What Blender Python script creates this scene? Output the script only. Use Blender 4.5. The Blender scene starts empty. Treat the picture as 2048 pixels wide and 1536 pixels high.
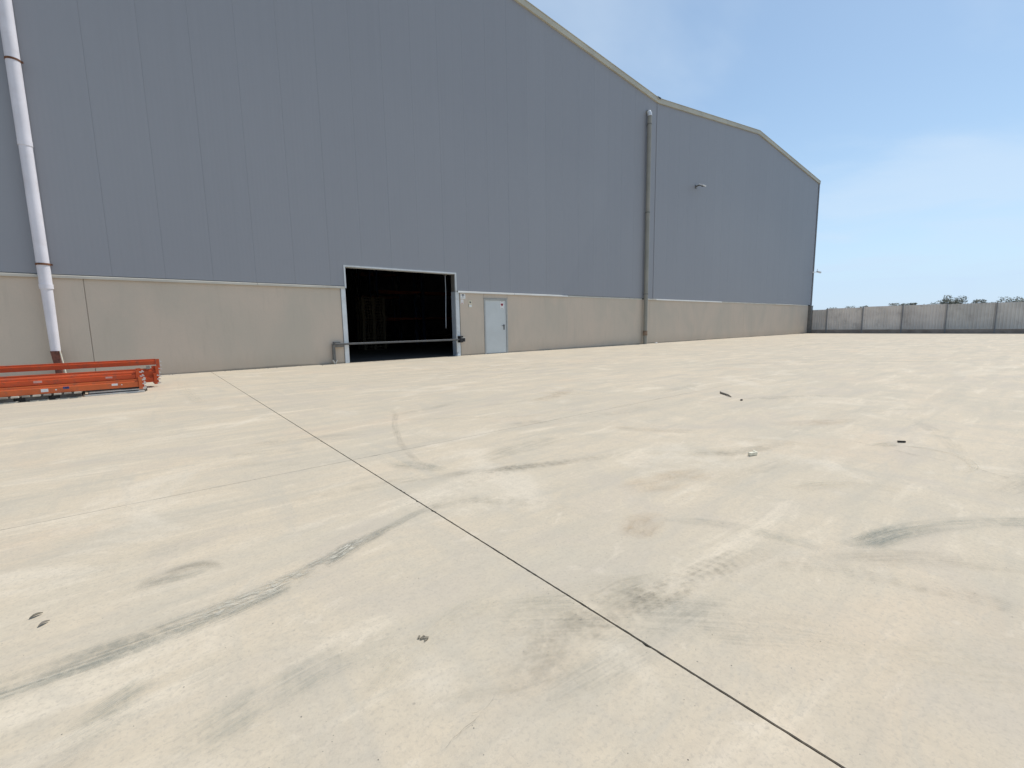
import bpy, math, random
from mathutils import Matrix, Vector
R = math.radians
S = bpy.context.scene
COL = S.collection

# ------------------------------------------------------------------ camera, sky, sun, exposure
cam_d = bpy.data.cameras.new('camera'); cam = bpy.data.objects.new('camera', cam_d); COL.objects.link(cam)
cam_d.sensor_width = 36.0; cam_d.lens = 897.7 / 2048 * 36.0
cam_d.clip_start = 0.05; cam_d.clip_end = 8000
cam.matrix_world = Matrix(((0.777995, 0.094173, -0.621172, 0.0),
                           (-0.628035, 0.089540, -0.773016, 0.0),
                           (-0.017178, 0.991521, 0.128806, 1.0823),
                           (0, 0, 0, 1)))
S.camera = cam
SUN_EL, SUN_AZ = 57.0, 91.5          # azimuth clockwise from +Y (the wall runs along +X)
world = bpy.data.worlds.new('World'); S.world = world; world.use_nodes = True
wt = world.node_tree; wt.nodes.clear()
def wn(t, **k):
    n = wt.nodes.new(t)
    for a, b in k.items(): setattr(n, a, b)
    return n
sky = wn('ShaderNodeTexSky', sky_type='NISHITA', sun_disc=False, sun_elevation=R(SUN_EL), sun_rotation=R(SUN_AZ),
         altitude=60, air_density=1.0, dust_density=0.5, ozone_density=0.3)
tc = wn('ShaderNodeTexCoord'); sep = wn('ShaderNodeSeparateXYZ'); wt.links.new(tc.outputs['Generated'], sep.inputs[0])
mx = wn('ShaderNodeMath', operation='MAXIMUM'); wt.links.new(sep.outputs['Z'], mx.inputs[0]); mx.inputs[1].default_value = 0.06
dv = wn('ShaderNodeVectorMath', operation='DIVIDE'); cmb = wn('ShaderNodeCombineXYZ')
for k in 'XYZ': wt.links.new(mx.outputs[0], cmb.inputs[k])
wt.links.new(tc.outputs['Generated'], dv.inputs[0]); wt.links.new(cmb.outputs[0], dv.inputs[1])
mp = wn('ShaderNodeMapping'); mp.inputs['Scale'].default_value = (0.55, 1.0, 0.0); mp.inputs['Rotation'].default_value = (0, 0, R(35)); mp.inputs['Location'].default_value = (12, 3, 0)
wt.links.new(dv.outputs[0], mp.inputs[0])
nz = wn('ShaderNodeTexNoise'); nz.inputs['Scale'].default_value = 0.62; nz.inputs['Detail'].default_value = 6; nz.inputs['Roughness'].default_value = 0.52; nz.inputs['Distortion'].default_value = 0.5
wt.links.new(mp.outputs[0], nz.inputs['Vector'])
rp = wn('ShaderNodeMapRange'); rp.inputs['From Min'].default_value = 0.44; rp.inputs['From Max'].default_value = 0.70; rp.inputs['To Max'].default_value = 0.5; rp.interpolation_type = 'SMOOTHSTEP'
wt.links.new(nz.outputs['Fac'], rp.inputs['Value'])
mixc = wn('ShaderNodeMix', data_type='RGBA'); mixc.inputs['B'].default_value = (6.2, 7.2, 8.2, 1)
wt.links.new(rp.outputs[0], mixc.inputs['Factor']); tint = wn('ShaderNodeMix', data_type='RGBA', blend_type='MULTIPLY'); tint.inputs['Factor'].default_value = 1.0; tint.inputs['B'].default_value = (0.90, 1.04, 1.06, 1)
wt.links.new(sky.outputs[0], tint.inputs['A']); wt.links.new(tint.outputs['Result'], mixc.inputs['A'])
# thin haze, thicker towards the horizon (longer path through it)
hz1 = wn('ShaderNodeMath', operation='DIVIDE'); hz1.inputs[0].default_value = -0.11; wt.links.new(mx.outputs[0], hz1.inputs[1])
hz2 = wn('ShaderNodeMath', operation='EXPONENT'); wt.links.new(hz1.outputs[0], hz2.inputs[0])
hz3 = wn('ShaderNodeMath', operation='SUBTRACT'); hz3.inputs[0].default_value = 1.0; wt.links.new(hz2.outputs[0], hz3.inputs[1])
mixh = wn('ShaderNodeMix', data_type='RGBA'); mixh.inputs['B'].default_value = (4.9, 6.35, 8.3, 1)
wt.links.new(hz3.outputs[0], mixh.inputs['Factor']); wt.links.new(mixc.outputs['Result'], mixh.inputs['A'])
bg = wn('ShaderNodeBackground'); bg.inputs['Strength'].default_value = 0.118
wo = wn('ShaderNodeOutputWorld'); wt.links.new(mixh.outputs['Result'], bg.inputs[0]); wt.links.new(bg.outputs[0], wo.inputs[0])

sd = bpy.data.lights.new('sun', 'SUN'); sd.energy = 3.6; sd.angle = R(0.53); sd.color = (1.0, 0.965, 0.91)
sun = bpy.data.objects.new('sun', sd); COL.objects.link(sun)
dirv = Vector((math.sin(R(SUN_AZ)) * math.cos(R(SUN_EL)), math.cos(R(SUN_AZ)) * math.cos(R(SUN_EL)), math.sin(R(SUN_EL))))
sun.rotation_euler = (dirv).to_track_quat('Z', 'Y').to_euler(); sun.location = (30, 0, 40)
S.view_settings.view_transform = 'Standard'; S.view_settings.look = 'None'; S.view_settings.gamma = 1
S.view_settings.use_curve_mapping = False; S.view_settings.exposure = 0.0
S.cycles.use_denoising = True
S.cycles.max_bounces = 5; S.cycles.diffuse_bounces = 3; S.cycles.glossy_bounces = 2; S.cycles.transparent_max_bounces = 32

# ------------------------------------------------------------------ helpers
random.seed(7)
class MB:
    def __init__(s): s.v = []; s.f = []; s.uv = None
    def box(s, x0, x1, y0, y1, z0, z1):
        b = len(s.v)
        s.v += [(x0,y0,z0),(x1,y0,z0),(x1,y1,z0),(x0,y1,z0),(x0,y0,z1),(x1,y0,z1),(x1,y1,z1),(x0,y1,z1)]
        s.f += [tuple(b+i for i in q) for q in ((0,3,2,1),(4,5,6,7),(0,1,5,4),(1,2,6,5),(2,3,7,6),(3,0,4,7))]
        return s
    def obox(s, c, half, rot):       # oriented box
        b = len(s.v); c = Vector(c)
        for sx, sy, sz in ((-1,-1,-1),(1,-1,-1),(1,1,-1),(-1,1,-1),(-1,-1,1),(1,-1,1),(1,1,1),(-1,1,1)):
            s.v.append(tuple(c + rot @ Vector((sx*half[0], sy*half[1], sz*half[2]))))
        s.f += [tuple(b+i for i in q) for q in ((0,3,2,1),(4,5,6,7),(0,1,5,4),(1,2,6,5),(2,3,7,6),(3,0,4,7))]
        return s
    def prism(s, poly, axis, a0, a1):  # poly 2D, extruded along axis; poly in (x,z) for axis y, (x,y) for z, (y,z) for x
        n = len(poly); b = len(s.v)
        def P(p, a):
            return {'y': (p[0], a, p[1]), 'z': (p[0], p[1], a), 'x': (a, p[0], p[1])}[axis]
        s.v += [P(p, a0) for p in poly] + [P(p, a1) for p in poly]
        s.f.append(tuple(b+i for i in range(n))); s.f.append(tuple(b+n+i for i in reversed(range(n))))
        for i in range(n):
            j = (i+1) % n; s.f.append((b+i, b+n+i, b+n+j, b+j))
        return s
    def tube(s, pts, rad, seg=20, cap=True):
        b = len(s.v); pts = [Vector(p) for p in pts]; n = len(pts)
        rads = rad if isinstance(rad, (list, tuple)) else [rad]*n
        for i, p in enumerate(pts):
            t = (pts[min(i+1, n-1)] - pts[max(i-1, 0)]).normalized()
            u = t.orthogonal().normalized() if abs(t.z) < 0.99 else Vector((1, 0, 0))
            if abs(t.z) < 0.99: u = t.cross(Vector((0,0,1))).normalized()
            w = t.cross(u).normalized()
            for k in range(seg):
                a = 2*math.pi*k/seg
                s.v.append(tuple(p + (u*math.cos(a) + w*math.sin(a))*rads[i]))
        for i in range(n-1):
            for k in range(seg):
                k2 = (k+1) % seg
                s.f.append((b+i*seg+k, b+i*seg+k2, b+(i+1)*seg+k2, b+(i+1)*seg+k))
        if cap:
            s.f.append(tuple(b+k for k in reversed(range(seg)))); s.f.append(tuple(b+(n-1)*seg+k for k in range(seg)))
        return s
    def mesh(s, name):
        m = bpy.data.meshes.new(name); m.from_pydata(s.v, [], s.f); m.update()
        import bmesh
        bm = bmesh.new(); bm.from_mesh(m); bmesh.ops.recalc_face_normals(bm, faces=bm.faces); bm.to_mesh(m); bm.free()
        return m
    def build(s, name, mat, parent=None, bevel=0, smooth=False):
        m = s.mesh(name); m.materials.append(mat)
        if smooth:
            m.polygons.foreach_set('use_smooth', [True]*len(m.polygons))
            m.set_sharp_from_angle(angle=R(40))
        o = bpy.data.objects.new(name, m); COL.objects.link(o); o.parent = parent
        if bevel:
            md = o.modifiers.new('bevel', 'BEVEL'); md.width = bevel; md.segments = 2; md.limit_method = 'ANGLE'
        return o
def empty(name, loc=(0,0,0), rz=0):
    o = bpy.data.objects.new(name, None); COL.objects.link(o); o.location = loc; o.rotation_euler.z = rz; o.empty_display_size = 0.1
    return o
def tag(o, label=None, cat=None, group=None, kind=None):
    if label: o['label'] = label
    if cat: o['category'] = cat
    if group: o['group'] = group
    if kind: o['kind'] = kind
    return o
def copy_tree(o, parent=None):
    c = o.copy(); COL.objects.link(c); c.parent = parent
    for ch in [q for q in bpy.data.objects if q.parent == o]: copy_tree(ch, c)
    return c

# ------------------------------------------------------------------ materials
class NT:
    def __init__(s, name):
        s.m = bpy.data.materials.new(name); s.m.use_nodes = True; s.t = s.m.node_tree
        s.b = s.t.nodes['Principled BSDF']; s.out = s.t.nodes['Material Output']
        s.tc = s.t.nodes.new('ShaderNodeTexCoord')
    def n(s, t, **k):
        nd = s.t.nodes.new(t)
        for a, b in k.items(): setattr(nd, a, b)
        return nd
    def l(s, a, b): s.t.links.new(a, b)
    def mapping(s, scale=(1,1,1), rot=(0,0,0), loc=(0,0,0), src=None):
        mp = s.n('ShaderNodeMapping'); mp.inputs['Scale'].default_value = scale; mp.inputs['Rotation'].default_value = rot; mp.inputs['Location'].default_value = loc
        s.l(src or s.tc.outputs['Object'], mp.inputs[0]); return mp.outputs[0]
    def noise(s, vec, scale, detail=4, rough=0.55, dist=0.0):
        nd = s.n('ShaderNodeTexNoise'); nd.inputs['Scale'].default_value = scale; nd.inputs['Detail'].default_value = detail
        nd.inputs['Roughness'].default_value = rough; nd.inputs['Distortion'].default_value = dist
        s.l(vec, nd.inputs['Vector']); return nd.outputs['Fac']
    def rng(s, v, a, b, c=0.0, d=1.0, smooth=True):
        nd = s.n('ShaderNodeMapRange'); nd.interpolation_type = 'SMOOTHSTEP' if smooth else 'LINEAR'
        for k, q in zip(('From Min','From Max','To Min','To Max'), (a,b,c,d)): nd.inputs[k].default_value = q
        s.l(v, nd.inputs['Value']); return nd.outputs[0]
    def math(s, op, a, b):
        nd = s.n('ShaderNodeMath', operation=op)
        for i, q in enumerate((a, b)):
            if isinstance(q, (int, float)): nd.inputs[i].default_value = q
            else: s.l(q, nd.inputs[i])
        return nd.outputs[0]
    def mix(s, fac, a, b, mode='MIX'):
        nd = s.n('ShaderNodeMix', data_type='RGBA', blend_type=mode)
        for key, q in (('Factor', fac), ('A', a), ('B', b)):
            if isinstance(q, (int, float)): nd.inputs[key].default_value = q
            elif isinstance(q, tuple): nd.inputs[key].default_value = (*q, 1)
            else: s.l(q, nd.inputs[key])
        return nd.outputs['Result']
    def color(s, c):
        if isinstance(c, tuple): s.b.inputs['Base Color'].default_value = (*c, 1)
        else: s.l(c, s.b.inputs['Base Color'])
    def rough(s, r, spec=0.5, metal=0.0):
        if isinstance(r, (int, float)): s.b.inputs['Roughness'].default_value = r
        else: s.l(r, s.b.inputs['Roughness'])
        s.b.inputs['Specular IOR Level'].default_value = spec; s.b.inputs['Metallic'].default_value = metal
    def bump(s, hgt, strength, dist):
        nd = s.n('ShaderNodeBump'); nd.inputs['Strength'].default_value = strength; nd.inputs['Distance'].default_value = dist
        s.l(hgt, nd.inputs['Height']); s.l(nd.outputs[0], s.b.inputs['Normal'])

def simple(name, col, rough=0.6, metal=0.0, var=0.12, scale=6.0, spec=0.4, dirt=None, dirt_amt=0.5, dirt_scale=3.0, bump=0.0):
    t = NT(name)
    a = tuple(c*(1-var) for c in col); b = tuple(min(1, c*(1+var)) for c in col)
    n = t.noise(t.tc.outputs['Object'], scale, 5)
    c = t.mix(t.rng(n, 0.3, 0.7), a, b)
    if dirt:
        n2 = t.noise(t.tc.outputs['Object'], dirt_scale, 6, 0.65)
        c = t.mix(t.math('MULTIPLY', t.rng(n2, 0.5, 0.72), dirt_amt), c, dirt)
    t.color(c); t.rough(rough, spec, metal)
    if bump: t.bump(t.noise(t.tc.outputs['Object'], scale*8, 4), bump, 0.004)
    return t.m

# concrete yard
def mat_yard():
    t = NT('yard_concrete'); W = t.tc.outputs['Object']
    big = t.noise(W, 0.28, 5, 0.55, 0.8)
    mid = t.noise(t.mapping((0.8, 1.3, 1), (0, 0, R(20)), (3, 8, 0)), 1.1, 6, 0.6, 0.6)
    streak = t.noise(t.mapping((0.5, 3.2, 1), (0, 0, R(-14))), 1.3, 6, 0.62, 0.4)
    streak2 = t.noise(t.mapping((4.0, 0.6, 1), (0, 0, R(-24)), (5, 2, 0)), 1.1, 6, 0.62, 0.5)
    fine = t.noise(W, 24, 6, 0.7); speck = t.noise(W, 70, 5, 0.75); cloud = t.noise(t.mapping((1, 1.3, 1), (0, 0, R(-30)), (2, 9, 0)), 0.75, 7, 0.62, 1.2)
    grain = t.noise(W, 170, 3, 0.7)
    c = t.mix(t.rng(big, 0.3, 0.7), (0.580, 0.496, 0.372), (0.643, 0.536, 0.394))
    c = t.mix(t.math('MULTIPLY', t.rng(mid, 0.42, 0.72), 0.75), c, (0.544, 0.483, 0.379))
    c = t.mix(t.math('MULTIPLY', t.rng(streak, 0.46, 0.72), 0.8), c, (0.489, 0.436, 0.346))
    c = t.mix(t.math('MULTIPLY', t.rng(streak2, 0.5, 0.74), 0.7), c, (0.508, 0.453, 0.361))
    c = t.mix(t.math('MULTIPLY', t.rng(streak, 0.45, 0.28), 0.75), c, (0.735, 0.634, 0.488))
    c = t.mix(t.math('MULTIPLY', t.rng(mid, 0.4, 0.24), 0.6), c, (0.716, 0.610, 0.459))
    ochre = t.noise(t.mapping((1, 1.6, 1), (0, 0, 0), (11, 4, 0)), 0.55, 5, 0.6, 0.6)
    c = t.mix(t.math('MULTIPLY', t.rng(ochre, 0.54, 0.74), 0.4), c, (0.648, 0.503, 0.358))
    swirl = t.noise(t.mapping((1, 2.5, 1), (0, 0, R(35)), (7, 1, 0)), 2.6, 6, 0.66, 1.6)
    c = t.mix(t.math('MULTIPLY', t.rng(swirl, 0.5, 0.72), 0.5), c, (0.495, 0.444, 0.358))
    c = t.mix(t.math('MULTIPLY', t.rng(swirl, 0.42, 0.28), 0.45), c, (0.722, 0.627, 0.495))
    c = t.mix(t.math('MULTIPLY', t.rng(cloud, 0.5, 0.68), 0.55), c, (0.514, 0.448, 0.364))
    c = t.mix(t.math('MULTIPLY', t.rng(cloud, 0.46, 0.3), 0.5), c, (0.734, 0.644, 0.512))
    c = t.mix(t.math('MULTIPLY', t.rng(speck, 0.48, 0.68), 0.5), c, (0.394, 0.347, 0.285))
    c = t.mix(t.math('MULTIPLY', t.rng(fine, 0.35, 0.75), 0.28), c, (0.416, 0.361, 0.281))
    c = t.mix(t.math('MULTIPLY', t.rng(grain, 0.5, 0.8), 0.2), c, (0.367, 0.320, 0.250))
    c = t.mix(t.math('MULTIPLY', t.rng(grain, 0.42, 0.22), 0.25), c, (0.807, 0.711, 0.572))
    # sparse dark pits, thinner and thicker over the yard
    vo = t.n('ShaderNodeTexVoronoi'); vo.inputs['Scale'].default_value = 16; t.l(t.mapping((1, 1, 0)), vo.inputs['Vector'])
    rnd = t.n('ShaderNodeSeparateColor'); t.l(vo.outputs['Color'], rnd.inputs[0])
    pit = t.math('MULTIPLY', t.rng(vo.outputs['Distance'], 0.10, 0.05), t.rng(rnd.outputs[0], 0.84, 0.9))
    pit = t.math('MULTIPLY', pit, t.rng(t.noise(W, 0.9, 4), 0.45, 0.65))
    c = t.mix(t.math('MULTIPLY', pit, 0.6), c, (0.2, 0.185, 0.16))
    t.color(c); t.rough(t.rng(mid, 0.3, 0.7, 0.78, 0.9), 0.22)
    h = t.math('ADD', t.math('MULTIPLY', fine, 0.7), t.math('MULTIPLY', grain, 0.3))
    t.bump(t.math('SUBTRACT', h, t.math('MULTIPLY', pit, 0.8)), 0.35, 0.003)
    return t.m
M_YARD = mat_yard()
M_EARTH = simple('earth', (0.30, 0.27, 0.22), 0.95, var=0.2, scale=0.4, spec=0.1)

def mat_mark(name, col, streak_u, streak_v, contrast, lug=None):
    """tyre rubber lying on concrete: UV.x metres along, UV.y 0..1 across, attribute fade 0..1"""
    t = NT(name); uv = t.n('ShaderNodeUVMap').outputs[0]; sp = t.n('ShaderNodeSeparateXYZ'); t.l(uv, sp.inputs[0])
    u, v = sp.outputs[0], sp.outputs[1]
    at = t.n('ShaderNodeAttribute', attribute_name='fade'); W = t.tc.outputs['Object']
    edge = t.rng(t.math('ABSOLUTE', t.math('SUBTRACT', v, 0.5), 0), 0.5, 0.18)
    mp = t.n('ShaderNodeMapping'); mp.inputs['Scale'].default_value = (streak_u, streak_v, 1); t.l(uv, mp.inputs[0])
    st = t.rng(t.noise(mp.outputs[0], 1.0, 5, 0.65, 0.3), 0.5-contrast, 0.5+contrast)
    pat = t.rng(t.noise(W, 3.2, 5, 0.65, 0.6), 0.30, 0.62)
    fine = t.rng(t.noise(W, 45, 5, 0.7), 0.25, 0.62, 0.35, 1.0)
    a = t.math('MULTIPLY', t.math('MULTIPLY', edge, st), t.math('MULTIPLY', pat, fine))
    if lug:   # chevron tread blocks
        sk = t.math('ADD', u, t.math('MULTIPLY', t.math('ABSOLUTE', t.math('SUBTRACT', v, 0.5), 0), lug[1]))
        sn = t.n('ShaderNodeMath', operation='SINE'); t.l(t.math('MULTIPLY', sk, 2*math.pi/lug[0]), sn.inputs[0])
        lg = t.rng(t.math('ADD', sn.outputs[0], t.math('MULTIPLY', t.math('SUBTRACT', t.noise(W, 30, 3), 0.5), 2.2)), -0.6, 0.7, lug[2], 1.0); a = t.math('MULTIPLY', a, lg)
    a = t.math('MULTIPLY', a, at.outputs['Fac'])
    ps = t.n('ShaderNodeNewGeometry'); pp = t.n('ShaderNodeSeparateXYZ'); t.l(ps.outputs['Position'], pp.inputs[0])
    gap = t.math('GREATER_THAN', t.math('ABSOLUTE', t.math('SUBTRACT', pp.outputs[0], 1.22), 0), 0.0065)
    a = t.math('MULTIPLY', a, gap)
    t.color(col); t.rough(0.85, 0.2)
    tr = t.n('ShaderNodeBsdfTransparent'); ms = t.n('ShaderNodeMixShader')
    t.l(a, ms.inputs[0]); t.l(tr.outputs[0], ms.inputs[1]); t.l(t.b.outputs[0], ms.inputs[2]); t.l(ms.outputs[0], t.out.inputs['Surface'])
    return t.m
M_MK_DARK = mat_mark('rubber_dark', (0.275, 0.285, 0.25), 2.5, 26, 0.16)
M_MK_GREY = mat_mark('rubber_grey', (0.315, 0.29, 0.235), 1.6, 14, 0.22)
M_MK_LUG = mat_mark('rubber_lug', (0.29, 0.268, 0.215), 3.0, 10, 0.3, (0.055, 0.10, 0.45))
M_MK_BLUE = mat_mark('rubber_bluish', (0.29, 0.315, 0.28), 2.0, 20, 0.2)
M_MK_DASH = mat_mark('rubber_dash', (0.30, 0.28, 0.225), 6.0, 22, 0.12, (0.08, 0.03, 0.35))
M_MK_RUST = mat_mark('rust_stain', (0.50, 0.36, 0.225), 3.0, 4, 0.35)
M_MK_PALE = mat_mark('scuffed_pale', (0.66, 0.60, 0.47), 2.0, 12, 0.25)
M_MK_FLECK = mat_mark('pale_flecks', (0.66, 0.61, 0.50), 22, 9, 0.07)
M_CRACK = mat_mark('crack_dark', (0.06, 0.055, 0.045), 9.0, 1.0, 0.1)

# metal cladding, plinth, trims
def mat_cladding():
    t = NT('cladding_blue_grey'); W = t.tc.outputs['Object']
    oi = t.n('ShaderNodeObjectInfo')
    st = t.noise(t.mapping((9, 9, 0.12)), 1.0, 5, 0.6)
    bl = t.noise(W, 0.25, 4, 0.5)
    c = t.mix(oi.outputs['Random'], (0.292, 0.300, 0.326), (0.300, 0.308, 0.334))
    c = t.mix(t.math('MULTIPLY', t.rng(st, 0.42, 0.75), 0.22), c, (0.262, 0.272, 0.292))
    c = t.mix(t.math('MULTIPLY', t.rng(bl, 0.35, 0.7), 0.25), c, (0.318, 0.328, 0.35))
    t.color(c); t.rough(0.5, 0.35)
    # shallow micro-ribs of the sheet
    sp = t.n('ShaderNodeSeparateXYZ'); t.l(W, sp.inputs[0])
    sn = t.n('ShaderNodeMath', operation='SINE'); t.l(t.math('MULTIPLY', sp.outputs[0], 2*math.pi/0.1), sn.inputs[0])
    t.bump(sn.outputs[0], 0.035, 0.004)
    return t.m
M_CLAD = mat_cladding()
def mat_plinth():
    t = NT('plinth_concrete'); W = t.tc.outputs['Object']
    n1 = t.noise(t.mapping((1, 1, 0.7)), 0.55, 6, 0.6, 0.5); n2 = t.noise(t.mapping((5, 5, 0.5)), 1.2, 5, 0.62); n3 = t.noise(W, 30, 5, 0.7)
    c = t.mix(t.rng(n1, 0.3, 0.7), (0.555, 0.490, 0.403), (0.635, 0.532, 0.432))
    c = t.mix(t.math('MULTIPLY', t.rng(n2, 0.5, 0.78), 0.35), c, (0.476, 0.414, 0.337))
    c = t.mix(t.math('MULTIPLY', t.rng(n3, 0.4, 0.75), 0.2), c, (0.499, 0.435, 0.352))
    sp = t.n('ShaderNodeSeparateXYZ'); t.l(W, sp.inputs[0])
    splash = t.math('MULTIPLY', t.rng(t.math('ADD', sp.outputs[2], t.math('MULTIPLY', t.math('SUBTRACT', n2, 0.5), 0.8)), 0.55, 0.0), 0.35)
    c = t.mix(splash, c, (0.454, 0.376, 0.292))
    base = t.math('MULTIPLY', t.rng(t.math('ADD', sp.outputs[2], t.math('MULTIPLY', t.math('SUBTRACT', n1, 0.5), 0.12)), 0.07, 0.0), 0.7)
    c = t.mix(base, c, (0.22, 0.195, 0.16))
    t.color(c); t.rough(0.85, 0.2); t.bump(n3, 0.3, 0.003)
    return t.m
M_PLINTH = mat_plinth()
M_TRIM = simple('verge_beige', (0.49, 0.465, 0.375), 0.5, var=0.08, scale=0.6, dirt=(0.36, 0.33, 0.27), dirt_amt=0.5, dirt_scale=0.9)
M_FLASH = simple('flashing_white', (0.56, 0.53, 0.46), 0.45, var=0.08, scale=1.2, dirt=(0.42, 0.39, 0.33), dirt_amt=0.6, dirt_scale=1.7)
M_FLASHSUN = simple('flashing_sunlit', (0.80, 0.79, 0.75), 0.35, var=0.05, scale=1.2)  # paler copy of the flashing; sunshine on these lengths painted into the colour
M_ROOF = simple('roof_sheet', (0.5, 0.5, 0.47), 0.5, var=0.1, scale=0.3)
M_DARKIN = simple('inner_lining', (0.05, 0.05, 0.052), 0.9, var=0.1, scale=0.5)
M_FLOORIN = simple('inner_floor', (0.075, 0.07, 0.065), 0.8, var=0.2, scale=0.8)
M_JAMB = simple('jamb_galvanised', (0.66, 0.69, 0.70), 0.5, var=0.07, scale=2.5, dirt=(0.42, 0.42, 0.40), dirt_amt=0.5, dirt_scale=2.2)
M_JAMBGREY = simple('jamb_shade_grey', (0.36, 0.40, 0.44), 0.5, var=0.08, scale=2.5)  # darker copy of the jamb; shade on the return put into the colour
M_DOOR = simple('door_pale_blue_grey', (0.58, 0.61, 0.61), 0.45, var=0.04, scale=1.5, dirt=(0.50, 0.53, 0.53), dirt_amt=0.35, dirt_scale=1.4)
M_DOORFRAME = simple('door_frame_grey', (0.42, 0.43, 0.42), 0.5, var=0.06)
M_BLACK = simple('black_plastic', (0.02, 0.02, 0.022), 0.45)
M_STEEL = simple('steel_dark_grey', (0.16, 0.155, 0.145), 0.45, var=0.15, scale=4, dirt=(0.10, 0.075, 0.05), dirt_amt=0.5)
M_BARDK = simple('bar_dark', (0.11, 0.105, 0.10), 0.45, var=0.15, scale=4)
M_STEELLT = simple('steel_light_edge', (0.62, 0.60, 0.55), 0.4, var=0.1)
M_PIPE_W = simple('pipe_white', (0.70, 0.68, 0.72), 0.42, var=0.06, scale=1.5, dirt=(0.50, 0.44, 0.42), dirt_amt=0.45, dirt_scale=1.6)
M_PIPE_G = simple('pipe_grey', (0.27, 0.26, 0.225), 0.45, var=0.08, scale=1.2, dirt=(0.33, 0.29, 0.24), dirt_amt=0.4, dirt_scale=1.2)
M_RUST = simple('rusty_iron', (0.17, 0.075, 0.04), 0.85, var=0.35, scale=9, dirt=(0.07, 0.03, 0.02), dirt_amt=0.7, dirt_scale=14, bump=0.4)
M_RUSTLT = simple('rusty_pale', (0.24, 0.165, 0.115), 0.85, var=0.3, scale=8)
M_RUSTDK = simple('rusty_dark_red', (0.15, 0.06, 0.045), 0.8, var=0.3, scale=7, dirt=(0.06, 0.03, 0.025), dirt_amt=0.6, dirt_scale=9)
M_CREAM = simple('cream_rod', (0.75, 0.70, 0.58), 0.5, var=0.06)
M_ORANGE = simple('beam_orange', (0.60, 0.088, 0.018), 0.42, var=0.08, scale=3, dirt=(0.30, 0.085, 0.045), dirt_amt=0.75, dirt_scale=9)
M_ORANGE2 = simple('beam_orange_light', (0.64, 0.135, 0.035), 0.42, var=0.08, scale=3, dirt=(0.34, 0.12, 0.065), dirt_amt=0.75, dirt_scale=9)
M_STICK = simple('sticker_white', (0.78, 0.78, 0.75), 0.6, var=0.03)
M_STICKBLUE = simple('sticker_blue', (0.05, 0.07, 0.22), 0.6, var=0.1)
M_WOOD = simple('pallet_wood_grey', (0.28, 0.25, 0.21), 0.85, var=0.25, scale=7, dirt=(0.12, 0.10, 0.08), dirt_amt=0.6, dirt_scale=6)
M_WOODLT = simple('pallet_board_pale', (0.52, 0.47, 0.39), 0.85, var=0.2, scale=7, dirt=(0.30, 0.26, 0.2), dirt_amt=0.5, dirt_scale=8)
M_WOODDK = simple('pallet_block_dark', (0.085, 0.08, 0.075), 0.9, var=0.25, scale=7)
M_WOODIN = simple('pallet_wood_shaded', (0.10, 0.08, 0.05), 0.85, var=0.2, scale=6)  # pallet wood dimmed; the gloom of the hall is in the colour
M_BEAMIN = simple('rack_beam_shaded', (0.20, 0.045, 0.015), 0.6, var=0.2)  # beam orange darkened, with the hall's shade painted in
M_BLUE = simple('rack_blue', (0.02, 0.04, 0.10), 0.5, var=0.1)
M_PAPER = simple('paper_white', (0.78, 0.78, 0.76), 0.7, var=0.03)
M_PAPERCREAM = simple('paper_cream', (0.66, 0.60, 0.46), 0.7, var=0.08, scale=20)
M_INK = simple('ink_dark', (0.035, 0.04, 0.07), 0.7)
M_INKRED = simple('ink_red', (0.45, 0.04, 0.05), 0.7)
M_INKPINK = simple('ink_pink', (0.62, 0.36, 0.30), 0.7)
M_ALU = simple('aluminium_head', (0.74, 0.75, 0.76), 0.3, metal=0.3, var=0.05)
M_GLASS = simple('lamp_lens', (0.12, 0.13, 0.14), 0.12, var=0.05, spec=0.6)
M_STONE = simple('grit_grey', (0.26, 0.24, 0.20), 0.9, var=0.3, scale=40)
M_LEAF = simple('dry_leaf', (0.19, 0.165, 0.125), 0.85, var=0.3, scale=60)
M_LITTERW = simple('litter_pale_wood', (0.80, 0.74, 0.58), 0.8, var=0.15, scale=60)
M_LITTERD = simple('litter_dark', (0.045, 0.04, 0.03), 0.8, var=0.2, scale=60)
M_TWIG = simple('twig_grey', (0.23, 0.20, 0.165), 0.9, var=0.25, scale=30)

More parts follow.
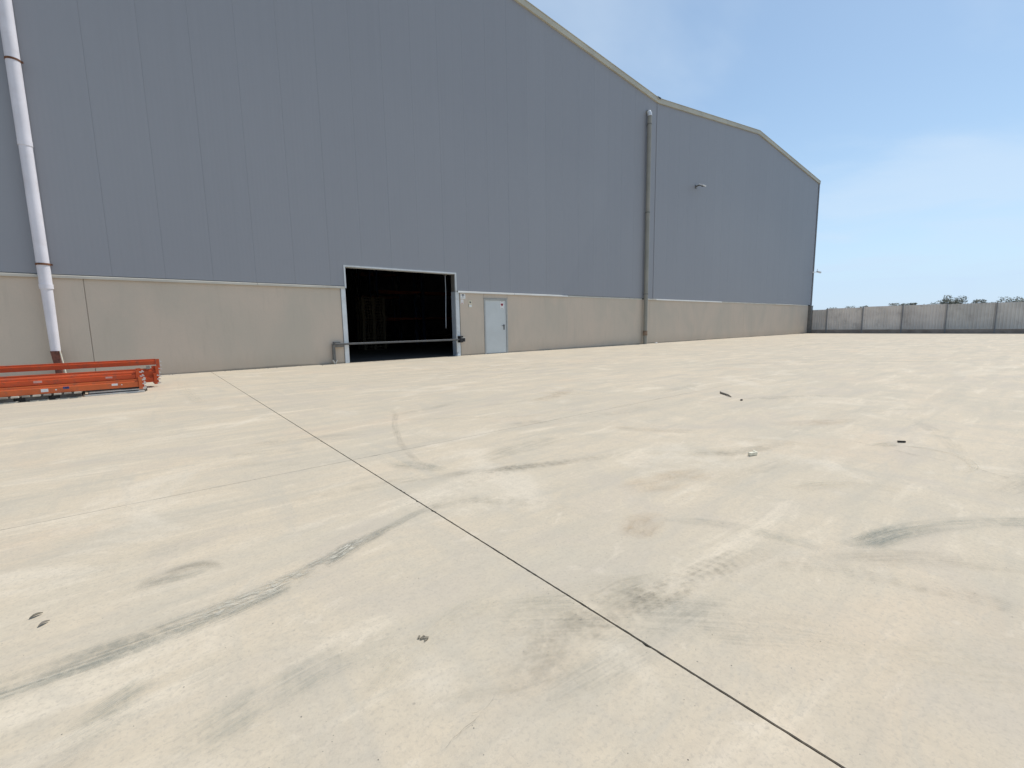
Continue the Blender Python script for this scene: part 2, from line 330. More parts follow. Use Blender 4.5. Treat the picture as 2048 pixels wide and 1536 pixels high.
# ------------------------------------------------------------------ ground
JX, JY = 1.22, 3.655
g = MB(); q = 4000
g.v = [(-q,-q,-0.03),(q,-q,-0.03),(q,q,-0.03),(-q,q,-0.03)]; g.f = [(0,1,2,3)]
tag(g.build('ground', M_EARTH), kind='structure')
yard = tag(empty('concrete_yard'), kind='structure')
def edge_pts(a, b, step_near, lo, hi):
    """parameter values a..b, fine between lo and hi"""
    out = [a]; t = a
    while t < b - 1e-6:
        t += step_near if lo <= t <= hi else 1.0
        out.append(min(t, b))
    return out
def slab(x0, x1, y0, y1, jx, jy, seed):
    """one poured slab; edges jx (x value at a joint side) and jy get worn, chipped arrises"""
    rnd = random.Random(seed)
    def wear(d, near):
        if not near: return 0.0
        w = rnd.gauss(0, 0.0007)
        if rnd.random() < 0.02: w += rnd.uniform(0.002, 0.006)
        return abs(w) if d else w
    ex = edge_pts(x0, x1, 0.05, -1.5, 6.5); ey = edge_pts(y0, y1, 0.018, -0.5, 7.0)
    cx, cy = (x0+x1)/2, (y0+y1)/2
    poly = []
    for x in ex[:-1]: poly.append((x, y0 + (wear(1, -1.5 < x < 6.5) if jy == y0 else 0)))
    for y in ey[:-1]: poly.append((x1 - (wear(1, -0.5 < y < 9) if jx == x1 else 0), y))
    for x in reversed(ex[1:]): poly.append((x, y1 - (wear(1, -1.5 < x < 6.5) if jy == y1 else 0)))
    for y in reversed(ey[1:]): poly.append((x0 + (wear(1, -0.5 < y < 9) if jx == x0 else 0), y))
    # top as a fan of quads strips would be long: triangulate through an n-gon
    m = MB(); m.prism(poly, 'z', -0.028, 0.0)
    return m.build('slab', M_YARD, yard)
gx, gy = 0.004, 0.0016
MB().box(JX-0.02, JX+0.02, -6, 14.2, -0.0279, -0.006).build('joint_seal', simple('joint_seal_black', (0.018, 0.017, 0.015), 0.95, spec=0.1), yard)
slab(-40, JX-gx, -30, JY-gy, JX-gx, JY-gy, 1)
slab(JX+gx, 44.86, -30, JY-gy, JX+gx, JY-gy, 2)
slab(-40, JX-gx, JY+gy, 14.33, JX-gx, JY+gy, 3)
slab(JX+gx, 44.86, JY+gy, 14.33, JX+gx, JY+gy, 4)

ZM = [0.0010]
MARK_K = {'rubber_dark': 0.72, 'rubber_bluish': 0.55, 'rubber_grey': 0.6, 'rubber_lug': 0.7, 'rubber_dash': 0.75}
def catmull(pts, n=14):
    P = [Vector((*p, 0)) for p in pts]; P = [2*P[0]-P[1]] + P + [2*P[-1]-P[-2]]; out = []
    for i in range(1, len(P)-2):
        for k in range(n):
            t = k/n
            out.append(0.5*((2*P[i]) + (-P[i-1]+P[i+1])*t + (2*P[i-1]-5*P[i]+4*P[i+1]-P[i+2])*t*t + (-P[i-1]+3*P[i]-3*P[i+1]+P[i+2])*t**3))
    out.append(P[-2]); return out
def mark(pts, width, fade, mat, name='tyre_mark', n=14):
    """pts ground path, width m (number or list per pt), fade 0..1 per pt"""
    C = catmull(pts, n); N = len(C); K = len(pts)
    def interp(L, i):
        if not isinstance(L, (list, tuple)): return L
        t = i/(N-1)*(K-1); j = min(int(t), K-2); f = t-j; return L[j]*(1-f)+L[j+1]*f
    z = ZM[0]; ZM[0] += 0.00006
    v, f, uvs, fd = [], [], [], []; s = 0
    for i, p in enumerate(C):
        t = (C[min(i+1, N-1)]-C[max(i-1, 0)]); t.normalize(); nrm = Vector((-t.y, t.x, 0))
        if i: s += (p-C[i-1]).length
        w = interp(width, i)/2; fa = interp(fade, i)*MARK_K.get(mat.name, 1.0)
        for k in range(5):
            q = k/4; pp = p + nrm*(w*(2*q-1)); v.append((pp.x, pp.y, z)); uvs.append((s, q)); fd.append(fa)
    for i in range(N-1):
        for k in range(4): f.append((i*5+k, (i+1)*5+k, (i+1)*5+k+1, i*5+k+1))
    m = bpy.data.meshes.new(name); m.from_pydata(v, [], f)
    uvl = m.uv_layers.new(name='UVMap'); fa = m.attributes.new('fade', 'FLOAT', 'POINT')
    for i, a in enumerate(fd): fa.data[i].value = a
    for lp in m.loops: uvl.data[lp.index].uv = uvs[lp.vertex_index]
    m.materials.append(mat)
    # faces upward
    if m.polygons[0].normal.z < 0: m.flip_normals()
    o = bpy.data.objects.new(name, m); COL.objects.link(o); o.parent = yard
    return o
# broad faint scuffs all over the near yard
rs = random.Random(44)
for i in range(34):
    x, y = rs.uniform(-1.2, 6.5), rs.uniform(-0.2, 5.5); a = rs.choice([rs.gauss(0.15, .25), rs.gauss(-0.7, .3), rs.gauss(-0.25, .2)]); st = rs.uniform(.12, .45); cv = rs.uniform(-.5, .5); P = []
    for k in range(5):
        P.append((x, y)); x += math.cos(a)*st; y += math.sin(a)*st; a += cv*st
    w_ = rs.uniform(.1, .38); f_ = rs.uniform(.22, .5)
    mark(P, [w_*.6, w_, w_*1.1, w_, w_*.5], [0, f_, f_, f_*.8, 0], rs.choice([M_MK_GREY, M_MK_GREY, M_MK_DARK, M_MK_BLUE, M_MK_PALE, M_MK_PALE, M_MK_RUST]), 'scuff')
# the long dark skid left of the joint
mark([(-1.1,1.93),(-0.75,1.97),(-0.477,1.975),(-0.2,1.966),(0.052,1.971),(0.335,2.015),(0.55,2.09),(0.685,2.163),(0.931,2.245),(1.19,2.331),(1.442,2.283),(1.64,2.09),(1.76,1.81)],
     [.2,.2,.2,.21,.21,.19,.17,.15,.10,.08,.10,.12,.12], [.2,.6,.65,.9,.95,.8,1,1,.7,.35,.2,.15,.0], M_MK_DARK)
mark([(-0.9,1.90),(-0.5,1.93),(-0.2,1.935),(0.1,1.945),(0.35,1.985),(0.60,2.10),(0.80,2.20)], [.05,.07,.08,.07,.06,.05,.03], [0,.7,1,.9,.5,.8,.0], M_MK_BLUE)
mark([(0.30,2.03),(0.5,2.09),(0.685,2.17),(0.86,2.225),(1.0,2.27)], [.07,.1,.1,.08,.04], [0,.9,1,1,.0], M_MK_DARK)
mark([(-0.1,1.985),(0.1,1.985),(0.34,2.03),(0.56,2.11),(0.74,2.19),(0.95,2.26)], [.12,.14,.13,.12,.1,.06], [0,.7,1,1,1,0], M_MK_FLECK)
mark([(1.10,2.31),(1.30,2.33),(1.52,2.24),(1.72,2.02),(1.86,1.72),(1.92,1.5)], .17, [0,.2,.25,.2,.1,0], M_MK_DASH)
mark([(1.2,2.36),(1.55,2.52),(1.9,2.58),(2.25,2.52),(2.8,2.33),(3.6,1.9)], .20, [0,.2,.35,.35,.2,.0], M_MK_DASH)
mark([(0.45,3.02),(0.9,2.98),(1.3,2.9),(1.8,2.72),(2.2,2.55),(2.9,2.25)], .15, [0,.45,.45,.6,.8,.0], M_MK_GREY)
mark([(1.95,2.63),(2.12,2.59),(2.28,2.54)], .18, [0,.9,.0], M_MK_DARK)
# tread print and dark patch by the joint
mark([(0.70,1.02),(0.95,1.02),(1.199,0.998),(1.472,0.97),(1.691,0.923),(2.0,0.88),(2.3,0.80)], .21, [0,.3,.5,.9,.95,.4,0], M_MK_LUG)
mark([(0.55,1.10),(0.78,1.03),(0.95,0.96),(1.05,0.90)], [.12,.28,.26,.12], [0,.75,.7,.0], M_MK_GREY)
mark([(0.9,1.10),(1.2,1.05),(1.45,1.03),(1.7,0.97)], [.1,.2,.24,.14], [0,.5,.6,0], M_MK_GREY)
# bluish sweep right, with its tail
mark([(2.50,0.62),(2.66,0.535),(2.92,0.464),(3.215,0.315),(3.524,0.069),(3.9,-0.35),(4.2,-0.9)], [.06,.17,.17,.17,.18,.2,.2], [0,1,.85,.7,.9,.7,.3], M_MK_BLUE)
mark([(2.55,0.52),(2.75,0.50),(2.95,0.42),(3.2,0.28)], [.1,.2,.18,.1], [0,.9,.6,0], M_MK_BLUE)
mark([(2.126,1.32),(2.24,1.20),(2.319,1.078),(2.37,0.92),(2.41,0.748),(2.40,0.62)], [.08,.13,.14,.15,.14,.1], [0,.55,.6,.7,.85,0], M_MK_BLUE)
mark([(2.2,0.68),(2.45,0.50),(2.62,0.36),(2.8,0.15),(2.95,-0.1)], .2, [0,.5,.5,.4,0], M_MK_GREY)
# small curl with a smear at its end
mark([(2.42,5.6),(2.312,5.223),(2.05,4.65),(1.881,4.214),(1.735,3.8),(1.62,3.3),(1.575,2.95)], [.1,.1,.09,.08,.08,.08,.05], [0,.35,.6,.7,.6,.4,0], M_MK_GREY)
mark([(1.38,3.36),(1.48,3.25),(1.56,3.12),(1.63,2.97),(1.66,2.88)], [.12,.24,.25,.2,.08], [0,.8,1,.9,0], M_MK_BLUE)
# crescent on the left slab, feathery smears lower left
mark([(-0.16,2.38),(-0.09,2.43),(0.0,2.47),(0.09,2.46),(0.15,2.40),(0.16,2.34)], [.04,.11,.12,.10,.06,.03], [0,.9,.85,.9,.6,0], M_MK_GREY)
mark([(-0.2,2.37),(-0.08,2.40),(0.06,2.38),(0.14,2.42)], [.05,.09,.09,.05], [0,.8,.5,0], M_MK_DARK)
mark([(-0.30,1.62),(-0.2,1.66),(-0.10,1.715),(0.02,1.74)], [.04,.11,.12,.04], [0,.8,1,0], M_MK_BLUE)
mark([(-0.36,1.52),(-0.2,1.58),(0.0,1.62),(0.2,1.66)], [.1,.16,.16,.1], [0,.5,.4,0], M_MK_BLUE)
mark([(-0.1,1.33),(0.1,1.38),(0.3,1.42),(0.45,1.42),(0.6,1.38)], .22, [0,.6,.7,.6,0], M_MK_BLUE)
mark([(-0.6,1.42),(-0.35,1.46),(-0.2,1.5)], [.1,.14,.08], [0,.8,0], M_MK_GREY)
mark([(0.35,1.16),(0.55,1.28),(0.8,1.36),(1.05,1.36)], .16, [0,.4,.4,0], M_MK_PALE)
# dashed tread trail running to the lower right corner
mark([(2.05,0.78),(2.2,0.60),(2.3,0.44),(2.38,0.25),(2.42,0.1),(2.44,-0.1)], .16, [0,.4,.5,.5,.35,.15], M_MK_DASH)
# rust tints and pale rings
mark([(1.78,1.30),(1.90,1.33),(2.05,1.38),(2.2,1.36)], [.1,.26,.28,.1], [0,.5,.45,0], M_MK_RUST, 'rust_stain')
mark([(2.3,1.75),(2.55,1.7),(2.9,1.62),(3.2,1.5)], [.2,.4,.4,.2], [0,.35,.3,0], M_MK_RUST, 'rust_stain')
mark([(4.85,1.0),(5.0,0.72),(4.9,0.48),(4.6,0.36),(4.3,0.42)], .09, [0,.8,.8,.7,0], M_MK_PALE)
mark([(3.1,1.05),(3.4,0.95),(3.6,0.72),(3.6,0.5)], .2, [0,.6,.5,0], M_MK_PALE)
mark([(4.62,1.05),(4.9,0.92),(5.3,0.80)], [.1,.2,.1], [0,.8,0], M_MK_BLUE)
mark([(3.4,1.9),(3.65,1.72),(4.0,1.60),(4.6,1.5)], [.1,.22,.2,.1], [0,.8,.6,0], M_MK_GREY)
# long faint wheel tracks over the far yard, most of them turning towards the dock door
rt = random.Random(21)
for i in range(16):
    x, y = rt.uniform(-3, 26), rt.uniform(4.2, 12.0); a = rt.choice([rt.uniform(-0.5, 0.4), rt.uniform(-0.4, 0.3), rt.uniform(0.9, 1.7)]); cv = rt.uniform(-0.18, 0.18)
    st = rt.uniform(0.6, 1.3); P = []
    for k in range(6):
        P.append((x, y)); x += math.cos(a)*st; y += math.sin(a)*st; a += cv*st
    if max(p[1] for p in P) > 13.8: continue
    s_ = rt.uniform(0.2, 0.5)
    for off in ((0,) if rt.random() < 0.5 else (0, 0.95)):
        PP = [(p[0]-math.sin(a)*off, p[1]+math.cos(a)*off) for p in P]
        if max(p[1] for p in PP) > 14.0: continue
        mark(PP, rt.uniform(.12, .26), [0, s_, s_, s_*.8, s_*.7, 0], rt.choice([M_MK_GREY, M_MK_GREY, M_MK_BLUE, M_MK_PALE, M_MK_PALE]))
# hairline cracks
mark([(4.93,1.45),(4.84,1.2),(4.811,1.093),(4.75,0.95),(4.746,0.868),(4.683,0.746),(4.66,0.6),(4.6,0.433),(4.52,0.3),(4.415,0.161)], .010, [0,.3,.5,.4,1,.9,.3,.6,1,.6], M_CRACK, 'crack', 10)
mark([(0.70,0.972),(0.677,0.961),(0.655,0.953),(0.636,0.949),(0.60,0.938),(0.567,0.936),(0.545,0.930),(0.526,0.929),(0.50,0.918),(0.479,0.915)], .0030, [0,.6,.9,.3,.9,.5,.9,.2,.8,0], M_CRACK, 'crack', 8)
mark([(0.60,0.97),(0.618,0.955),(0.64,0.955)], .004, [0,.8,0], M_CRACK, 'crack', 8)

# loose grit
rg = random.Random(5); gm = MB()
def pebble(m, x, y, r):
    b = len(m.v)
    for (dx, dy, dz) in ((1,0,.3),(.3,.95,.25),(-.8,.6,.3),(-.8,-.6,.3),(.3,-.95,.3),(0,0,1)):
        k = r*rg.uniform(.6, 1.2); m.v.append((x+dx*k, y+dy*k, max(0.0006, dz*k*.8)))
    for (dx, dy) in ((1,0),(.3,.95),(-.8,.6),(-.8,-.6),(.3,-.95)): m.v.append((x+dx*r*.9, y+dy*r*.9, 0.0004))
    for i in range(5):
        j = (i+1) % 5; m.f.append((b+i, b+j, b+5)); m.f.append((b+6+i, b+6+j, b+j, b+i))
for (cx, cy, sx, n) in ((1.25,1.0,.5,90),(0.6,1.4,.5,60),(1.9,1.1,.8,70),(0.2,1.9,.6,40),(2.5,2.5,1.6,60),(3.6,1.2,1.2,50),(1.22,2.5,.12,40),(1.22,1.2,.12,45),(0,14.1,0,0)):
    for i in range(n): pebble(gm, rg.gauss(cx, sx), rg.gauss(cy, sx*.8), rg.choice([.0009,.0012,.0014,.0017,.0022]))
for i in range(160): pebble(gm, rg.uniform(-2, 40), 14.28 - abs(rg.gauss(0, .1)), rg.uniform(.006, .02))
tag(gm.build('grit', M_STONE), 'fine dark grit scattered over the pale concrete yard', 'grit', kind='stuff')

# ------------------------------------------------------------------ warehouse
WX0, WX1 = -24.7, 44.62
VAL = [(-24.7, 12.30), (-13.1, 13.58), (-1.62, 12.32), (9.86, 13.58), (21.33, 12.32), (32.95, 13.58), (44.72, 12.45)]
def roof_z(x):
    for (a, za), (b, zb) in zip(VAL, VAL[1:]):
        if x <= b: return za + (zb-za)*(x-a)/(b-a)
    return VAL[-1][1]
wh = tag(empty('warehouse', (0, 0, 0)), 'large blue grey metal clad warehouse with twin gables on a concrete plinth', 'warehouse')
OX0, OX1, OZ = 4.92, 8.93, 2.98
YC = 14.30
# cladding panels, 1 m wide
def clad(x0, x1, z0, parent, jit, notch=None):
    xs = [x0] + [p[0] for p in VAL if x0 < p[0] < x1] + [x1]
    low = [(x0, z0), (x1, z0)]
    if notch and notch[0] == 'L': low = [(x0, z0), (notch[1], z0), (notch[1], notch[2]), (x1, notch[2])]   # opening cut out of the right part
    if notch and notch[0] == 'R': low = [(x0, notch[2]), (notch[1], notch[2]), (notch[1], z0), (x1, z0)]
    poly = low + [(x, roof_z(x)-0.07) for x in reversed(xs)]
    m = MB(); m.prism(poly, 'y', YC+jit, YC+0.05); return m.build('cladding_panel', M_CLAD, parent)
k = -26
rj = random.Random(3); seams = []
x = 0.485 - 26
while x < WX1:
    a, b = max(x, WX0), min(x+1.0, WX1)
    if b - a > 0.15:
        a_, b_ = a+0.001, b-0.001; j = rj.uniform(-0.0004, 0.0004)
        if a_ < OX0-0.03 and b_ > OX0-0.03:
            clad(a_, b_, 2.395, wh, j, ('L', OX0-0.032, OZ+0.055))
        elif a_ >= OX0-0.03 and b_ <= OX1+0.03: clad(a_, b_, OZ+0.055, wh, j)
        elif a_ < OX1+0.03 and b_ > OX1+0.03:
            clad(a_, b_, 2.395, wh, j, ('R', OX1+0.032, OZ+0.055))
        else: clad(a_, b_, 2.395, wh, j)
    x += 1.0
# lining behind the panels (keeps the inside dark)
def lining(x0, x1, z0):
    xs = [x0] + [p[0] for p in VAL if x0 < p[0] < x1] + [x1]
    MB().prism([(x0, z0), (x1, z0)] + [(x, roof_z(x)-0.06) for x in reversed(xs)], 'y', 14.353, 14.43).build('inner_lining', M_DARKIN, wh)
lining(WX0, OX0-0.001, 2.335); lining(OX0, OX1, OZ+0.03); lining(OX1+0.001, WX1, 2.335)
# concrete plinth panels
for (a, b, z0, z1) in ((-24.7,-12.1,0,2.33),(-12.1,-1.03,0,2.33),(-1.03,4.765,0,2.33),(9.075,10.185,0,2.33),(10.185,11.335,2.135,2.33),(11.335,21.04,0,2.33),(21.04,32.1,0,2.33),(32.1,44.1,0,2.33)):
    MB().box(a+0.004, b-0.004, 14.322, 14.54, z0 - (0.02 if z0 == 0 else 0), z1).build('plinth_panel', M_PLINTH, wh, bevel=0.006)
MB().box(-24.69, 4.76, 14.36, 14.50, -0.02, 2.32).build('plinth_backing', M_PLINTH, wh)
MB().box(9.08, 44.0, 14.542, 14.558, -0.02, 2.32).build('plinth_backing', M_DARKIN, wh)
# drip flashing lengths along the plinth top
rf = random.Random(11)
def flash(a, b, y0, tilt, z=2.335, mat=None):
    m = MB(); L = b-a; dz = math.tan(tilt)*L
    pts = [(y0, z-0.025), (y0-0.003, z-0.025), (y0-0.003, z+0.030), (YC+0.02, z+0.052), (YC+0.02, z+0.046), (y0, z+0.026)]
    n = len(pts)
    m.v = [(a, p[0], p[1]) for p in pts] + [(b, p[0], p[1]+dz) for p in pts]
    m.f = [tuple(range(n)), tuple(range(2*n-1, n-1, -1))] + [(i, n+i, n+(i+1) % n, (i+1) % n) for i in range(n)]
    m.build('drip_flashing', mat or M_FLASH, wh)
edges = [-24.6,-20.5,-16.4,-12.3,-8.2,-4.1,-1.559,2.50,4.885]
for i, (a, b) in enumerate(zip(edges, edges[1:])): flash(a+.003, b-.003, YC-0.030-(0.004 if i % 2 else 0), R(rf.uniform(-.02, .02)))
edges = [9.0,11.68,13.77,14.76]
for i, (a, b) in enumerate(zip(edges, edges[1:])): flash(a+.003, b-.003, YC-0.034-(0.006 if i % 2 else 0), R(rf.uniform(-.03, .05)), 2.34, M_FLASHSUN)
edges = [14.76,17.2,19.3,20.35]
for i, (a, b) in enumerate(zip(edges, edges[1:])): flash(a+.01, b-.003, YC+0.004, R(rf.uniform(-.02, .02)), 2.335)
edges = [20.75,21.59,23.61,27.71,28.86,33.0,37.1,41.2,43.9]
for i, (a, b) in enumerate(zip(edges, edges[1:])): flash(a+.003, b-.003, YC-(0.034 if i not in (4, 5, 7) else 0.008), R(rf.uniform(-.03, .03)), 2.34, M_FLASHSUN if i in (1, 2, 3) else None)
# roof slopes, verge trims, valley gutters, outer walls
for (a, za), (b, zb) in zip(VAL, VAL[1:]):
    MB().prism([(a, za-0.05), (b, zb-0.05), (b, zb+0.04), (a, za+0.04)], 'y', 14.36, 54.0).build('roof_slope', M_ROOF, wh)
    ang = math.atan2(zb-za, b-a); ins = 0.0
    m = MB(); m.prism([(a+ins, za-0.135), (b-ins, zb-0.135), (b-ins, zb+0.075), (a+ins, za+0.075)], 'y', 14.225, 14.355); m.build('verge_trim', M_TRIM, wh)
    m = MB(); m.prism([(a+ins, za+0.078), (b-ins, zb+0.078), (b-ins, zb+0.10), (a+ins, za+0.10)], 'y', 14.205, 14.5); m.build('verge_cap', M_TRIM, wh)
for vx, vz in ((-1.62, 12.32), (21.33, 12.32)):
    gt = MB().box(vx-0.16, vx+0.16, 14.195, 14.222, vz+0.03, vz+0.14).build('gutter_end', M_TRIM, wh)
    MB().box(vx-0.11, vx+0.11, 14.188, 14.194, vz+0.05, vz+0.125).build('mouth_shade', M_BLACK, gt)  # black plate drawn for the dark inside the open gutter end
    MB().box(vx-0.05, vx+0.05, 14.28, 14.297, 2.42, vz-0.15).build('joint_cover', M_CLAD, wh)
MB().box(44.63, 44.72, 14.26, 54, 2.36, 12.36).build('side_wall', M_CLAD, wh)
MB().box(43.9, 44.10, 14.56, 54, -0.02, 2.335).build('side_plinth', M_PLINTH, wh)
MB().box(-24.8, -24.71, 14.3, 54, -0.02, 12.3).build('side_wall', M_CLAD, wh)
MB().box(-24.8, 44.72, 54.01, 54.1, -0.02, 14.0).build('back_wall', M_CLAD, wh)
MB().box(44.105, 44.62, 14.44, 14.60, 2.20, 2.33).build('soffit', M_DARKIN, wh)
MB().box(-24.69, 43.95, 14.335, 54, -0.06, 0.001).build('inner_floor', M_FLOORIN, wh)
# dock opening frame
MB().box(OX0-0.028, OX1+0.028, YC-0.02, 14.56, OZ, OZ+0.05).build('opening_head', M_JAMB, wh)
MB().box(OX0-0.028, OX0+0.022, YC-0.02, 14.36, 2.33, OZ-0.001).build('opening_side_trim', M_JAMB, wh)
MB().box(OX1-0.022, OX1+0.028, YC-0.02, 14.34, 2.36, OZ-0.001).build('opening_side_trim', M_JAMB, wh)
MB().box(OX1-0.02, OX1+0.02, 14.345, 14.58, 2.36, OZ-0.001).build('reveal_lining', M_STEEL, wh)
MB().box(4.772, 4.905, YC-0.015, 14.56, -0.01, 2.325).build('jamb', M_JAMB, wh, bevel=0.006)
MB().box(8.90, 9.055, YC-0.015, 14.33, -0.01, 2.35).build('jamb', M_JAMB, wh, bevel=0.006)
MB().box(8.895, 9.05, 14.332, 14.58, -0.01, 2.35).build('jamb_return', M_JAMBGREY, wh)
MB().tube([(9.068, 14.30, 0.0), (9.068, 14.30, 2.35)], 0.011, 10).build('conduit', M_BLACK, wh, smooth=True)
# staff door: frame, leaf, hinges, handle
dr = MB().box(10.19, 10.245, 14.302, 14.42, 0.0, 2.13).box(11.275, 11.33, 14.302, 14.42, 0.0, 2.13).box(10.246, 11.274, 14.302, 14.42, 2.085, 2.13).build('door', M_DOORFRAME, wh, bevel=0.003)
MB().box(10.25, 11.27, 14.335, 14.385, 0.015, 2.08).build('door_leaf', M_DOOR, dr, bevel=0.003)
for hz in (0.25, 1.75): MB().tube([(10.247, 14.322, hz), (10.247, 14.322, hz+0.11)], 0.011, 10).build('hinge', M_JAMB, dr, smooth=True)
hp = MB().box(11.135, 11.175, 14.322, 14.334, 0.93, 1.14); hp.obox((11.155, 14.318, 1.09), (0.013, 0.02, 0.013), Matrix.Identity(3)); hp.tube([(11.16, 14.285, 1.09), (11.02, 14.283, 1.088)], 0.011, 10)
hp.build('door_handle', M_BLACK, dr, smooth=True)
MB().box(10.16, 11.36, 14.285, 14.318, 2.139, 2.158).build('door_drip', M_DOORFRAME, wh)
# downpipes
def pipe_profile(x, y, segs):
    """segs: list of (z, r) from bottom to top"""
    return [(x, y, z) for z, r in segs], [r for z, r in segs]
px_, py_ = -1.622, 14.135
dp = MB(); P, rr = pipe_profile(px_, py_, [(0.66,.083),(2.08,.099),(2.12,.101),(2.121,.107),(5.02,.105),(5.06,.104),(5.061,.113),(6.0,.113),(12.0,.113)])
dp = dp.tube(P, rr, 28).build('downpipe', M_PIPE_W, wh, smooth=True); dp['label'] = 'white round downpipe with rusty clamps left of the dock door'
for cz in (2.575, 6.655, 10.4):
    c = MB().tube([(px_, py_, cz-0.02), (px_, py_, cz+0.02)], 0.121, 28); c.box(px_-0.02, px_+0.02, py_+0.11, YC+0.0005, cz-0.018, cz+0.018); c.box(px_+0.11, px_+0.15, py_-0.012, py_+0.012, cz-0.018, cz+0.018)
    c.build('pipe_clamp', M_RUST, dp, smooth=True)
for cz in (2.10, 5.04, 8.1): MB().tube([(px_, py_, cz-0.05), (px_, py_, cz+0.05)], [0.1145, 0.1165], 28).build('pipe_collar', M_PIPE_W, dp, smooth=True)
MB().tube([(px_+.01, py_, -0.01), (px_+.005, py_, 0.4), (px_, py_, 0.70)], [.062, .066, .092], 20).build('pipe_shoe', M_RUSTDK, dp, smooth=True)
MB().tube([(px_+0.13, 14.09, 0.0), (px_+0.075, 14.06, 0.70)], 0.013, 10).build('guard_rod', M_CREAM, dp, smooth=True)
qx, qy = 20.45, 14.15
dq = MB(); P, rr = pipe_profile(qx, qy, [(0.0,.098),(2.28,.098),(2.30,.098),(2.301,.106),(2.6,.106),(2.601,.111),(6.68,.111),(6.681,.106),(11.0,.106),(11.34,.106)])
P += [(qx, qy+0.03, 11.44), (qx, qy+0.09, 11.50), (qx, qy+0.16, 11.52)]; rr += [.106, .106, .106]
dq = dq.tube(P, rr, 24).build('downpipe', M_PIPE_G, wh, smooth=True); dq['label'] = 'grey round downpipe below the roof valley'
for cz in (2.6, 6.69, 10.92):
    c = MB().tube([(qx, qy, cz-0.022), (qx, qy, cz+0.022)], 0.119, 24); c.box(qx-0.02, qx+0.02, qy+0.10, YC+0.0005, cz-0.018, cz+0.018)
    c.build('pipe_clamp', M_STEEL, dq, smooth=True)
MB().tube([(qx, qy, 0.45), (qx, qy, 0.70)], 0.116, 24).build('pipe_guard', M_RUSTLT, dq, smooth=True)
MB().tube([(qx, qy-0.01, 11.30), (qx, qy, 11.41), (qx, qy+0.06, 11.51)], [.112, .114, .112], 24).build('pipe_elbow', M_ALU, dq, smooth=True)

# ------------------------------------------------------------------ barrier across the dock opening
br = tag(empty('dock_barrier', (4.4, 14.2, 0)), 'dark steel barrier bar across the open dock doorway', 'barrier')
def bb(m, name, mat, bevel=0.0, smooth=False):
    m.v = [(v[0]-4.4, v[1]-14.2, v[2]) for v in m.v]; return m.build(name, mat, br, bevel, smooth)
bb(MB().box(4.40, 9.02, 14.135, 14.185, 0.580, 0.630), 'bar', M_BARDK, 0.004)
bb(MB().box(4.45, 9.0, 14.145, 14.165, 0.6302, 0.635), 'bar_top_strip', M_STEELLT)
bb(MB().box(4.385, 4.455, 14.19, 14.30, 0.11, 0.62), 'bracket_leg', M_STEEL, 0.003)
bb(MB().box(4.455, 4.72, 14.19, 14.318, 0.515, 0.575).box(4.43, 4.62, 14.19, 14.315, 0.64, 0.68), 'bracket_arm', M_STEEL, 0.003)
ft = MB(); ft.obox((4.395, 14.22, 0.065), (0.012, 0.045, 0.072), Matrix.Rotation(R(-28), 3, 'Y')); ft.obox((4.455, 14.22, 0.065), (0.012, 0.045, 0.072), Matrix.Rotation(R(28), 3, 'Y'))
bb(ft, 'bracket_foot', M_STEELLT)
bb(MB().box(8.93, 9.06, 14.10, 14.282, 0.50, 0.74).box(9.061, 9.14, 14.09, 14.28, 0.53, 0.66), 'latch_housing', M_BLACK, 0.008)
bb(MB().box(8.98, 9.15, 14.085, 14.20, 0.661, 0.675), 'latch_plate', M_STEELLT)
bb(MB().tube([(8.84, 14.20, 0.02), (8.84, 14.20, 0.82)], 0.014, 10), 'drop_bolt', M_STEELLT, smooth=True)
bb(MB().box(8.80, 8.93, 14.12, 14.27, 0.0, 0.05).prism([(8.82, 0.05), (8.92, 0.05), (8.90, 0.13), (8.87, 0.14)], 'y', 14.15, 14.25), 'drop_bolt_shoe', M_JAMB)

# hanging cord inside the opening
cd = tag(empty('door_pull_rod', (8.66, 14.5, 0)), 'thin pale pull rod hanging inside the dark dock doorway', 'pull rod')
MB().tube([(0.03, 0.12, 2.965), (0.03, 0.115, 2.3), (-0.02, 0.08, 1.6), (-0.05, 0.05, 1.08)], 0.011, 8).build('rod', M_JAMBGREY, cd, smooth=True)
MB().tube([(-0.05, 0.05, 1.08), (-0.052, 0.049, 1.03)], 0.017, 10).build('rod_grip', M_STEEL, cd, smooth=True)
MB().box(0.0, 0.06, 0.06, 0.15, 2.945, 2.98).build('rod_hook', M_STEEL, cd)

# ------------------------------------------------------------------ notices
def sign(name, x, z, w, h, mat, prints, label, y=14.318):
    o = empty(name, (x, y, z)); tag(o, label, 'sign')
    MB().box(0, w, -0.004, 0.0035, 0, h).build('plate', mat, o)
    for pmat, rects in prints:
        m = MB()
        for r in rects:
            if len(r) == 4: m.box(r[0], r[1], -0.0058, -0.0042, r[2], r[3])
            else: m.prism(r, 'y', -0.0058, -0.0042)
        m.build('print', pmat, o)
    return o
sign('notice_sheet', 9.13, 2.10, 0.215, 0.195, M_PAPER, [(M_INK, [(0.06,0.155,0.150,0.165),(0.045,0.17,0.128,0.142),(0.07,0.095,0.142,0.152),(0.12,0.145,0.142,0.152),(0.098,0.118,0.06,0.128)]), (M_STEELLT, [(0.03,0.19,0.04,0.05),(0.03,0.19,0.02,0.028)])],
     'white notice sheet with dark emblem beside the dock doorway')
sign('notice_slip', 9.135, 1.915, 0.12, 0.16, M_PAPER, [(M_INKPINK, [(0.02,0.10,0.01,0.045),(0.03,0.09,0.10,0.112)])], 'small white slip with pink foot under the larger notice sheet')
